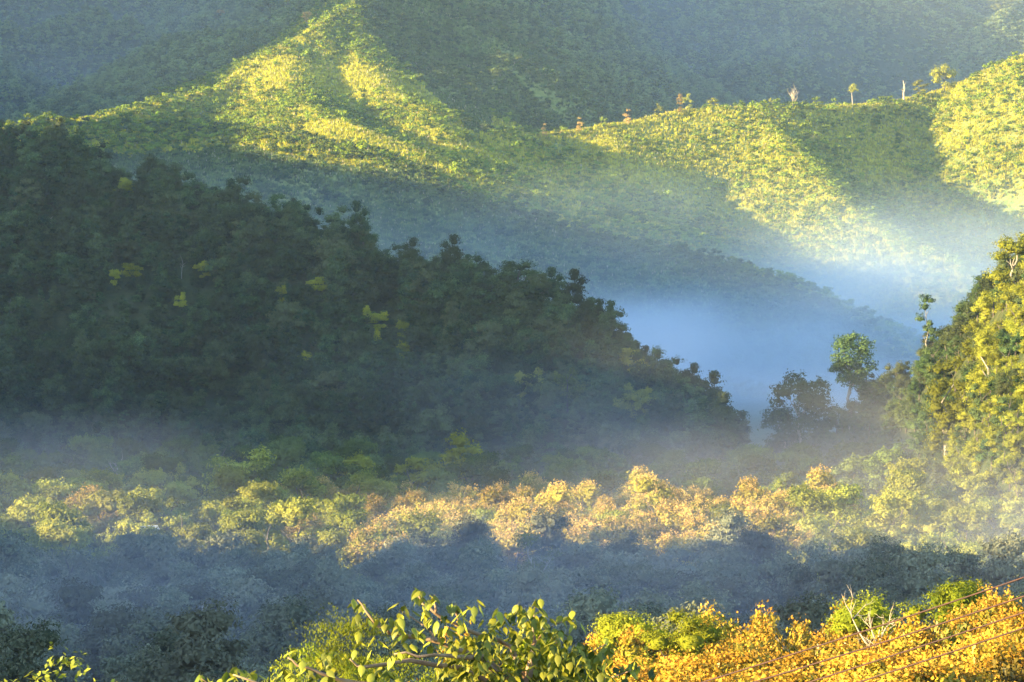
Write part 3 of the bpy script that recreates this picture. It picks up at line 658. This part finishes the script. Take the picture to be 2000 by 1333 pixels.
# crest plants of the far sunlit ridge
SM = [cm('gold', 900 + i, 9.5, [2.0, 2.7][i], .5, 12, 1.1, 900, .55, ['tall', 'round'][i]) for i in range(2)]
SMP = [cm('panicle', 905 + i, 9.5, [2.2, 1.5][i], .3, 12, 1.0, 800, .5, ['cone', 'tall'][i], core=False) for i in range(2)]
for X, Yt, d, c, w, lb in [(849, 252, 2918, SM[0], 1, 'small round bush at the left end of the sunlit crest'), (880, 250, 2925, SMP[0], 1.6, 'buff leafless bush at the left end of the sunlit crest'), (1063, 244, 2962, SMP[0], 1, 'tiny buff bush on the sunlit crest left of the golden cones'),
   (1132, 232, 2980, SMP[0], 1, 'left one of three golden cone bushes along the sunlit crest'), (1226, 216, 3010, SMP[0], 1.1, 'middle one of three golden cone bushes along the sunlit crest'), (1286, 203, 3032, SM[0], .9, 'right, greener one of three cone bushes along the sunlit crest'),
   (1327, 186, 3048, SMP[1], .8, 'slim pinkish bush beside the thicket on the crest'), (1343, 184, 3052, SM[0], .9, 'slim yellow bush beside the pinkish one on the crest'), (1392, 192, 3070, SM[1], 1.6, 'broad yellow green thicket bush on the crest'), (1506, 192, 3100, SM[1], .7, 'low bush left of the white branching tree'),
   (1797, 155, 3150, SM[1], 1.3, 'small rounded tree right of the dead stump on the crest')]:
    special('crest_bush', X, Yt - 3, d, c, None, 9.5, lb, w, cat='bush')
special('round_topped_tree', 1846, 128, 3155, cm('gold', 910, 10, 5, 1, 22, 1.6, 1800, .7), TR[0], 10, 'round topped yellow green tree on the crest near the right edge', 1.05)
special('bare_tree', 1549, 171, 3105, None, trunk_mesh('trunk', 911, 12, .42, 6.5, 12, M['plume'], twigs=1, start=.25), 12, 'white leafless tree with spreading branches on the sunlit crest', 1)
special('tufted_tree', 1665, 163, 3132, cm('gold', 912, 11, 2.0, 6, 7, 1.3, 500, .6, 'vase', core=False), tm(912, 10, .30, 2, 5), 11, 'little tree with a tuft of leaves on a thin trunk on the crest', 1)
special('dead_stump', 1766, 150, 3148, None, trunk_mesh('trunk', 913, 12, .6, 2.2, 5, M['plume'], start=.3), 12, 'tall broken dead stump on the sunlit crest', .8)
special('pale_tree', 1955, -5, 3500, cm('valley', 914, 16, 9, 3, 26, 2.6, 2600, .9), tm(914, 13, .5, 6), 16, 'sunlit pale green tree at the top right corner', 1.3)
for X, Yt, d, c, w, lb in [(527, -8, 3290, 'bright', 1, 'left one of the pale trunked trees painted sunlit at the top of the picture'), (561, -6, 3290, 'bright', 1.1, 'second pale trunked tree painted sunlit at the top of the picture'), (583, 8, 3280, 'bright', .7, 'small yellow tree between the pale trunked trees and the pink one'),
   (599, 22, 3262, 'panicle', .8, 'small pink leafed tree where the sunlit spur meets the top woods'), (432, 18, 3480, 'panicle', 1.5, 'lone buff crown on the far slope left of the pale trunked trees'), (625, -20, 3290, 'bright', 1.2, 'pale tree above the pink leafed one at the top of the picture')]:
    special('far_slope_tree', X, Yt, d, cm(c, int(X), 14, 4.0, 6, 14, 1.8, 900, .8, 'vase'), tm(int(X) + 1, 12, .4, 3.5, 6), 14, lb, w)  # gold crowns have sunlight put into leaf colour, the slope is in shade

# ---- white roofed hut in the hollow
p = P(290, 1029, 668); zg = float(height(np.array([p[0]]), np.array([p[1]]))[0])
hut = tag(link('hut', None, (p[0], p[1], zg), .3), 'tiny white roofed hut showing between the trees at the left', 'hut')
hh = p[2] - zg
mb = MB(); V = [(sx * 1.3, sy * 1.2, z) for z in (-.5, hh - .5) for sy in (-1, 1) for sx in (-1, 1)]
mb.add(V, [(0, 1, 3, 2), (4, 6, 7, 5), (0, 4, 5, 1), (2, 3, 7, 6), (0, 2, 6, 4), (1, 5, 7, 3)]); link('wall', mb.mesh('wall', [M['wall']], False), parent=hut)
mb = MB(); V = [(-1.6, -1.6, hh - .45), (1.6, -1.6, hh - .45), (1.6, 0, hh + .2), (-1.6, 0, hh + .2), (1.6, 1.6, hh - .45), (-1.6, 1.6, hh - .45)]
V += [(a, b, c + .06) for a, b, c in V]
mb.add(V, [(0, 1, 2, 3), (3, 2, 4, 5), (6, 9, 8, 7), (9, 11, 10, 8), (0, 6, 7, 1), (5, 4, 10, 11), (0, 3, 9, 6), (3, 5, 11, 9), (1, 7, 8, 2), (2, 8, 10, 4)]); link('roof', mb.mesh('roof', [M['white']], False), parent=hut)

# ---- front canopy: flowering teaks on the near slope
FTK = [crown_mesh('crown', 1000 + i, [9, 10, 8.5, 9.5][i], [2.5, 2.2, 2.8, 2.3][i], 2.5, 22, .85, 5600, .31, [M['fteak'], M['fpanicle']], ['round', 'tall', 'round', 'cone'][i], .52, .8, panicle=[170, 260, 120, 220][i], pls=.36, core=True) for i in range(4)]
TF = [trunk_mesh('trunk', 1010 + i, 9, .16, 2.2, 7) for i in range(2)]
rg = np.random.default_rng(5)
x, y = jgrid(-8, 42, 138, 246, 4.4, rg); z = height(x, y); sx = x / y
k = (sx > .012) & (sx < .145); x, y, z = x[k], y[k], z[k]
n = 0
for i in range(len(x)):
    X = 1000 + FP * x[i] / y[i]
    ytop = np.interp(X, [1080, 1150, 1300, 1420, 1560, 1700, 1850, 2000, 2100], [1262, 1232, 1215, 1185, 1190, 1185, 1150, 1140, 1125]) + rg.uniform(-20, 50)
    frac = (y[i] - 138) / 108.
    ytop = ytop + (1 - frac) * 150
    zt = (666.5 - ytop) / FP * y[i]
    if ytop > 1350: continue
    s_ = (zt - z[i]) / 9.3
    if s_ < .25: continue
    n += 1
    tree_obj('teak_tree', FTK[rg.integers(4)], TF[rg.integers(2)], (x[i], y[i], z[i] - .2), rg.uniform(0, 6.28), (1.0, 1.0, s_),
             'flowering teak of the golden orange canopy at the lower right', 'tree', 'golden teaks of the front canopy')
print('front canopy', n)
special('round_bush_tree', 1325, 1192, 203, cm('fresh', 1020, 10, 1.9, 5.5, 22, .75, 9000, .13), TF[0], 10, 'dense round bright green tree amid the orange canopy', 1.0)
for X, Yt, d, r, lb in [(1235, 1202, 228, 2.0, 'flat topped lime green tree at the left end of the orange canopy'), (1700, 1172, 226, 2.0, 'lime green crown below the bare twigs of the orange canopy'), (1880, 1140, 236, 2.6, 'yellow green crown highest in the orange canopy')]:
    special('lime_tree', X, Yt, d, cm('fresh', int(X), 10, r, 6, 20, .75, 6500, .14, 'umbrella'), TF[1], 10, lb, 1.0)
special('bare_tree', 1690, 1166, 222, None, trunk_mesh('trunk', 1021, 10, .1, 2.6, 10, M['plume'], twigs=2, start=.7), 10, 'bare pale twigs above the orange canopy', 1)
special('feathery_tree', 690, 1205, 132, cm('fresh', 1022, 10, 1.5, 5, 22, .62, 15000, .085, 'vase', .3, 1.0, core=False), tm(1022, 8, .1, 1.3), 10, 'feathery lime green tree behind the left branches of the near tree', 1.0)
special('feathery_tree', 770, 1235, 128, cm('fresh', 1023, 10, 1.5, 5, 22, .62, 15000, .085, 'vase', .3, 1.0, core=False), tm(1023, 8, .1, 1.3), 10, 'feathery lime green tree behind the middle of the near tree', 1.0)
special('feathery_tree', 588, 1265, 126, cm('fresh', 1024, 10, .9, 5, 16, .5, 9000, .085, 'tall', .3, 1.0, core=False), tm(1024, 8, .1, .9), 10, 'smaller feathery tree left of the lime green ones', 1.0)
special('teak_tree', 870, 1262, 150, FTK[0], TF[0], 9, 'orange flowering teak behind the near tree', .75)
special('teak_tree', 1010, 1245, 165, FTK[1], TF[0], 10, 'orange flowering teak behind the crown of the near tree', .75)
special('leafy_tree', 35, 1300, 92, cm('near', 1030, 12, .75, 8, 18, .42, 1500, .15, 'round', .5, .5, core=False), TF[0], 12, 'yellow green tree top at the bottom left corner, left part', 1.0)
special('leafy_tree', 112, 1290, 92, cm('near', 1031, 12, .8, 8, 18, .42, 1500, .15, 'round', .5, .5, core=False), TF[0], 12, 'yellow green tree top at the bottom left corner, right part', 1.0)

# ---- power lines: four cables between poles outside the picture
for k, (pts, lb) in enumerate([([(2000, 1128), (1711, 1226), (1450, 1308), (1375, 1333)], 'topmost of the four brown cables crossing the orange canopy'), ([(2000, 1165), (1766, 1242), (1472, 1333)], 'second brown cable from the top over the orange canopy'),
                     ([(2000, 1197), (1725, 1286), (1582, 1333)], 'third brown cable from the top over the orange canopy'), ([(2000, 1227), (1821, 1286), (1678, 1333)], 'lowest of the four brown cables over the orange canopy')]):
    xs = np.array([p[0] for p in pts][::-1], float); ys = np.array([p[1] for p in pts][::-1], float)
    co = np.polyfit(xs, ys, 2)
    co[0] = np.clip(co[0], -4e-5, -2e-5); lo = np.polyfit(xs, ys - co[0] * xs ** 2, 1)
    path = []
    for X in np.linspace(950, 2700, 60):
        d = 112 + (X - 1500) * -.004
        path.append(P(X, co[0] * X * X + lo[0] * X + lo[1], d))
    V, Fc = tube(path, [.026] * 60, 6)
    tag(link('power_cable', mesh_from('power_cable', V, Fc, [M['cable']], smooth=True)), lb, 'cable', 'cables over the front canopy')
    if k == 0: ends = [path[0], path[-1]]
for e in ends:
    zg = float(height(np.array([e[0]]), np.array([e[1]]))[0]); pole = tag(link('power_pole', None, (e[0], e[1], zg)), 'wooden pole carrying the four cables, outside the picture', 'pole', 'poles of the cables')
    mb = MB(); mb.add(*tube([(0, 0, -1.5), (0, 0, max(e[2] - zg, 1) + .6)], [.16, .11], 10)); link('shaft', mb.mesh('shaft', [M['bark']]), parent=pole)
    for j in range(4):
        mb = MB(); q = max(e[2] - zg, 1) - j * .55; mb.add(*tube([(-.25, 0, q), (.25, 0, q)], [.05, .05], 8)); link('insulator', mb.mesh('insulator', [M['white']]), parent=pole)

# ---- near tree: branches and hanging leaves
rg = np.random.default_rng(77)
def leaf_shape(seed):
    r = np.random.default_rng(seed); V = []; Fc = []; n = 6
    for i in range(n + 1):
        t = i / n; w = .30 * math.sin(math.pi * min(1, t ** .75)) * (1 - .25 * t) + (.004 if i in (0, n) else 0)
        cz = -t; by = .16 * math.sin(t * 2.2) + r.normal() * .01; fold = .10 + .04 * r.normal()
        V += [(-w, by - fold * w * 2, cz), (0, by + .03, cz), (w, by - fold * w * 2, cz)]
    for i in range(n):
        a = i * 3; Fc += [(a, a + 1, a + 4, a + 3), (a + 1, a + 2, a + 5, a + 4)]
    V += [(0, 0, .28), (.012, 0, .28), (.012, .02, 0), (0, .02, 0)]; k = len(V) - 4; Fc.append((k, k + 1, k + 2, k + 3))
    return np.array(V), Fc
LSH = [leaf_shape(i) for i in range(4)]
LME = [mesh_from('leaf', LSH[i][0], LSH[i][1], [M['near']], tint=np.full(len(LSH[i][0]), [.2, .5, .8, 1.0][i]), smooth=True) for i in range(4)]
root_p = P(1035, 1400, 41); zg = float(height(np.array([root_p[0]]), np.array([root_p[1]]))[0])
near = tag(link('near_tree', None, (root_p[0], root_p[1], zg)), 'near tree with large drooping yellow green leaves at the bottom centre', 'tree')
O = np.array([root_p[0], root_p[1], zg])
def loc(X, Y, d): return P(X, Y, d) - O
mb = MB(); mb.add(*tube([(0, 0, -1), (0, 0, (root_p[2] - zg) * .5), loc(1035, 1400, 41), loc(1030, 1330, 41), loc(1045, 1250, 41)], [.16, .13, .08, .05, .02], 8))
link('trunk', mb.mesh('trunk', [M['twig']]), parent=near)
BR = [[(1030, 1330, 41), (1000, 1265, 41), (950, 1245, 40.5), (900, 1222, 40.2), (850, 1198, 40), (825, 1180, 40), (812, 1158, 40)],
      [(1020, 1340, 41), (940, 1282, 40.5), (850, 1252, 40), (800, 1244, 40), (760, 1237, 39.8), (735, 1222, 39.7), (715, 1195, 39.6), (698, 1172, 39.6)],
      [(1010, 1345, 41), (935, 1285, 40.2), (875, 1281, 39.7), (815, 1283, 39.5), (770, 1278, 39.4)],
      [(1010, 1350, 41), (900, 1305, 40.4), (800, 1290, 39.8), (712, 1303, 39.4), (697, 1300, 39.4), (684, 1288, 39.3)],
      [(1015, 1370, 41), (850, 1345, 40), (700, 1335, 39.5), (625, 1315, 39.3), (580, 1300, 39.2), (562, 1285, 39.2)],
      [(1010, 1390, 41), (820, 1370, 40), (640, 1350, 39.5), (520, 1340, 39.3), (455, 1318, 39.2)],
      [(640, 1350, 39.5), (520, 1352, 39.3), (420, 1345, 39.2), (393, 1326, 39.1)],
      [(1045, 1250, 41), (1042, 1215, 41), (1046, 1178, 41)], [(1040, 1260, 41), (1070, 1230, 40.8), (1108, 1212, 40.6)],
      [(1035, 1340, 41), (1110, 1300, 40.6), (1150, 1280, 40.5), (1185, 1258, 40.4)], [(1035, 1350, 41), (1140, 1335, 40.6), (1200, 1322, 40.4), (1250, 1302, 40.3)],
      [(900, 1222, 40.2), (890, 1195, 40), (905, 1188, 40)], [(850, 1198, 40), (848, 1178, 40), (850, 1162, 40)], [(850, 1252, 40), (835, 1228, 40), (780, 1192, 40)]]
for b in BR:
    q = [loc(*p) for p in b]; qs = []
    for i in range(len(q) - 1):
        for t in (0, .5): qs.append(q[i] * (1 - t) + q[i + 1] * t + rg.normal(size=3) * .012 * (t > 0))
    qs.append(q[-1]); n = len(qs); r0 = .034 if len(b) > 4 else .018
    mb = MB(); mb.add(*tube(qs, [r0 * (1 - .75 * i / (n - 1)) for i in range(n)], 6)); link('branch', mb.mesh('branch', [M['twig']]), parent=near)
clusters = [(692,1172,3),(708,1178,3),(690,1205,2),(722,1212,2),(738,1228,2),(750,1214,3),(766,1222,4),(785,1188,4),(772,1204,2),(800,1232,3),(812,1156,4),(822,1162,3),(850,1164,4),(830,1192,4),(842,1212,3),(862,1206,3),(880,1185,2),(900,1190,4),(918,1188,3),(932,1190,3),(905,1212,3),(700,1252,3),(728,1262,2),(780,1246,3),(822,1234,4),(842,1252,4),
  (870,1232,4),(800,1262,3),(770,1275,2),(684,1284,2),(712,1298,3),(745,1295,3),(640,1278,3),(655,1268,2),(625,1284,2),(562,1284,3),(575,1275,2),(590,1300,4),(610,1312,4),(545,1306,4),(560,1320,4),(580,1322,4),(640,1318,3),(660,1325,3),(455,1310,3),(470,1312,2),(490,1314,3),(500,1318,2),(438,1325,2),(395,1324,3),(405,1326,1),(700,1322,4),(730,1318,4),(760,1312,4),
  (1046,1174,4),(1030,1190,4),(1010,1188,3),(1060,1210,3),(975,1200,3),(985,1215,4),(1102,1206,3),(1112,1208,3),(1125,1216,2),(1185,1256,3),(1195,1262,3),(1175,1272,3),(1235,1296,3),(1252,1298,3),(1225,1302,3),(1130,1262,3),(1150,1280,3),(1095,1235,3),(960,1225,4),(945,1240,4),(930,1262,3),(1165,1300,4),(1205,1318,3),(1280,1310,3)]
inst = []
for (X, Y, k) in clusters:
    c = loc(X, Y, 39.6 + rg.uniform(-.4, .5) + (1.0 if X > 950 else 0)); a0 = rg.uniform(0, 6.28)
    for j in range(k + 1):
        a = a0 + j * 2.4; inst.append((c + rg.normal(size=3) * .035, a, rg.uniform(.15, .95), rg.uniform(.11, .165)))
for _ in range(330):
    X = rg.uniform(870, 1180); top = np.interp(X, [830, 900, 950, 1000, 1050, 1100, 1190], [1270, 1245, 1225, 1205, 1200, 1240, 1290])
    Y = top + (1350 - top) * rg.uniform() ** .8; c = loc(X, Y, rg.uniform(39.6, 42.6)); a0 = rg.uniform(0, 6.28)
    for j in range(4): inst.append((c + rg.normal(size=3) * .06, a0 + j * 1.7, rg.uniform(.1, 1.1), rg.uniform(.09, .16)))
rest = MB(); restT = []
for i, (p, a, tilt, s) in enumerate(inst):
    mtx = Matrix.Translation(Vector(p)) @ Matrix.Rotation(a, 4, 'Z') @ Matrix.Rotation(tilt, 4, 'X') @ Matrix.Rotation(rg.normal() * .35, 4, 'Z') @ Matrix.Scale(s, 4)
    q = int(rg.integers(4))
    if i < 290:
        o = bpy.data.objects.new('leaf', LME[q]); col.objects.link(o); o.parent = near; o.matrix_local = mtx
    else:
        A = np.array(mtx); V = LSH[q][0] @ A[:3, :3].T + A[:3, 3]; rest.add(V, LSH[q][1]); restT += [[.2, .5, .8, 1.][q]] * len(V)
tag(link('foliage', mesh_from('foliage', rest.V, rest.F, [M['near']], tint=restT, smooth=True), parent=near), kind='stuff')
# fern-like fresh green sprays inside the near crown
N = 9000; X = np.clip(rg.normal(1050, 40, N), 960, 1130); Y = 1340 - (115 - np.abs(X - 1050) * 1.1) * rg.uniform(0, 1, N) ** .8; dd = rg.uniform(41, 43.5, N)
c = np.stack([(X - 1000) / FP * dd, dd, (666.5 - Y) / FP * dd], 1) - O
V, Fq = leaves(rg, c, unit(rg.normal(size=(N, 3)) + [-.5, -.5, .5]), .055, .35, .5)
tag(link('fern_sprays', mesh_from('fern_sprays', V, Fq, [M['fresh']], tint=np.repeat(rg.uniform(size=N), 4)), parent=near), kind='stuff')

# ------------------------------------------------------------------ air
def vol_box(name, lo, hi):
    V = [(x, y, z) for x in (lo[0], hi[0]) for y in (lo[1], hi[1]) for z in (lo[2], hi[2])]
    Fc = [(0,1,3,2),(4,6,7,5),(0,4,5,1),(2,3,7,6),(0,2,6,4),(1,5,7,3)]
    return mesh_from(name, V, Fc, [])
hz = link('haze', vol_box('haze', (-9800, -400, -70), (9800, 9900, 1350)))
m, n, l = new_mat('haze_air'); out = n.new('ShaderNodeOutputMaterial'); pv = n.new('ShaderNodeVolumePrincipled')
pv.inputs['Color'].default_value = (.50, .70, 1, 1); pv.inputs['Density'].default_value = 3.2e-5; pv.inputs['Anisotropy'].default_value = 0.0
l.new(pv.outputs[0], out.inputs['Volume']); hz.data.materials.append(m)
tag(hz, 'thin blue morning haze filling the air', 'haze', kind='stuff')

def mist(name, label, lo, hi, comps, color, nscale, namt, aniso=0.2):
    """density = sum of layers; a layer: (amount, y0, y0b, y1b, y1, z_ref at y0, z_ref at y1, z thickness)"""
    o = link(name, vol_box(name, lo, hi)); m, n, l = new_mat(name + '_air')
    out = n.new('ShaderNodeOutputMaterial'); pv = n.new('ShaderNodeVolumePrincipled'); pv.inputs['Color'].default_value = (*color, 1); pv.inputs['Anisotropy'].default_value = aniso
    g = n.new('ShaderNodeNewGeometry'); sp = n.new('ShaderNodeSeparateXYZ'); l.new(g.outputs['Position'], sp.inputs[0])
    def mth(op, a, b=None, c=None, clamp=False):
        q = n.new('ShaderNodeMath'); q.operation = op; q.use_clamp = clamp
        for i, v in enumerate((a, b, c)):
            if v is None: continue
            if isinstance(v, (int, float)): q.inputs[i].default_value = v
            else: l.new(v, q.inputs[i])
        return q.outputs[0]
    def ss(v, a, b, ta=0, tb=1):
        q = n.new('ShaderNodeMapRange'); q.interpolation_type = 'SMOOTHSTEP'; l.new(v, q.inputs['Value'])
        for k, w in zip(('From Min', 'From Max', 'To Min', 'To Max'), (a, b, ta, tb)): q.inputs[k].default_value = w
        return q.outputs['Result']
    def lin(v, a, b, ta, tb):
        q = n.new('ShaderNodeMapRange'); l.new(v, q.inputs['Value'])
        for k, w in zip(('From Min', 'From Max', 'To Min', 'To Max'), (a, b, ta, tb)): q.inputs[k].default_value = w
        return q.outputs['Result']
    Y, Z, X = sp.outputs['Y'], sp.outputs['Z'], sp.outputs['X']
    mp = n.new('ShaderNodeMapping'); mp.inputs['Scale'].default_value = (1 / nscale, .6 / nscale, 2.6 / nscale); l.new(g.outputs['Position'], mp.inputs[0])
    ns = n.new('ShaderNodeTexNoise'); ns.inputs['Scale'].default_value = 1; ns.inputs['Detail'].default_value = 2.5; l.new(mp.outputs[0], ns.inputs[0])
    tot = None
    for (amt, y0, y0b, y1b, y1, z0, z1, th, x0, xs) in comps:
        zr = lin(Y, y0, y1, z0, z1)
        zz = mth('SUBTRACT', mth('ADD', Z, mth('MULTIPLY', mth('SUBTRACT', ns.outputs[0], .5), -namt * th)), zr)
        f = ss(zz, th, -th * .6, 0, 1) if False else mth('SUBTRACT', 1, ss(zz, -th * .6, th))
        f = mth('MULTIPLY', f, mth('MULTIPLY', ss(Y, y0, y0b), mth('SUBTRACT', 1, ss(Y, y1b, y1))))
        if xs: f = mth('MULTIPLY', f, lin(X, x0, x0 + xs, 0.25, 1))
        f = mth('MULTIPLY', f, amt)
        tot = f if tot is None else mth('ADD', tot, f)
    tot = mth('MULTIPLY', tot, ss(ns.outputs[0], .33, .68, .25, 1.9))
    l.new(tot, pv.inputs['Density']); l.new(pv.outputs[0], out.inputs['Volume']); o.data.materials.append(m)
    tag(o, label, 'mist', kind='stuff'); return o
mist('valley_mist', 'blue mist lying in the valley behind the dark hill', (-420, 1180, -62), (460, 2780, 150),
     [(4.4e-3, 1500, 1850, 2300, 2600, -14, 24, 36, 0, 0), (4.2e-4, 1300, 1500, 2300, 2600, 18, 66, 48, 0, 0), (1.8e-3, 2290, 2380, 2560, 2700, 50, 54, 24, 120, -200), (1.6e-3, 2380, 2450, 2560, 2680, 74, 80, 20, 40, -80)], (.72, .86, 1.0), 140, 1.8, 0.0)
mist('ground_mist', 'pale lilac mist drifting low over the trees at the foot of the hills', (-160, 340, -62), (170, 1040, 34),
     [(1.4e-3, 820, 880, 930, 1010, -25, -12, 26, -40, 140), (1.2e-3, 350, 480, 800, 900, -34, -23, 15, -120, 160), (4.5e-4, 350, 400, 560, 640, -24, -22, 12, 0, 0)], (.82, .84, 1.0), 75, 2.0, 0.0)
mist('hill_haze', 'pale blue haze in front of the wooded slopes at the top of the picture', (-760, 3350, 40), (760, 4700, 560),
     [(2.7e-4, 3360, 3650, 4400, 4650, 260, 420, 160, 0, 0)], (.66, .80, 1.0), 500, .8, 0.0)
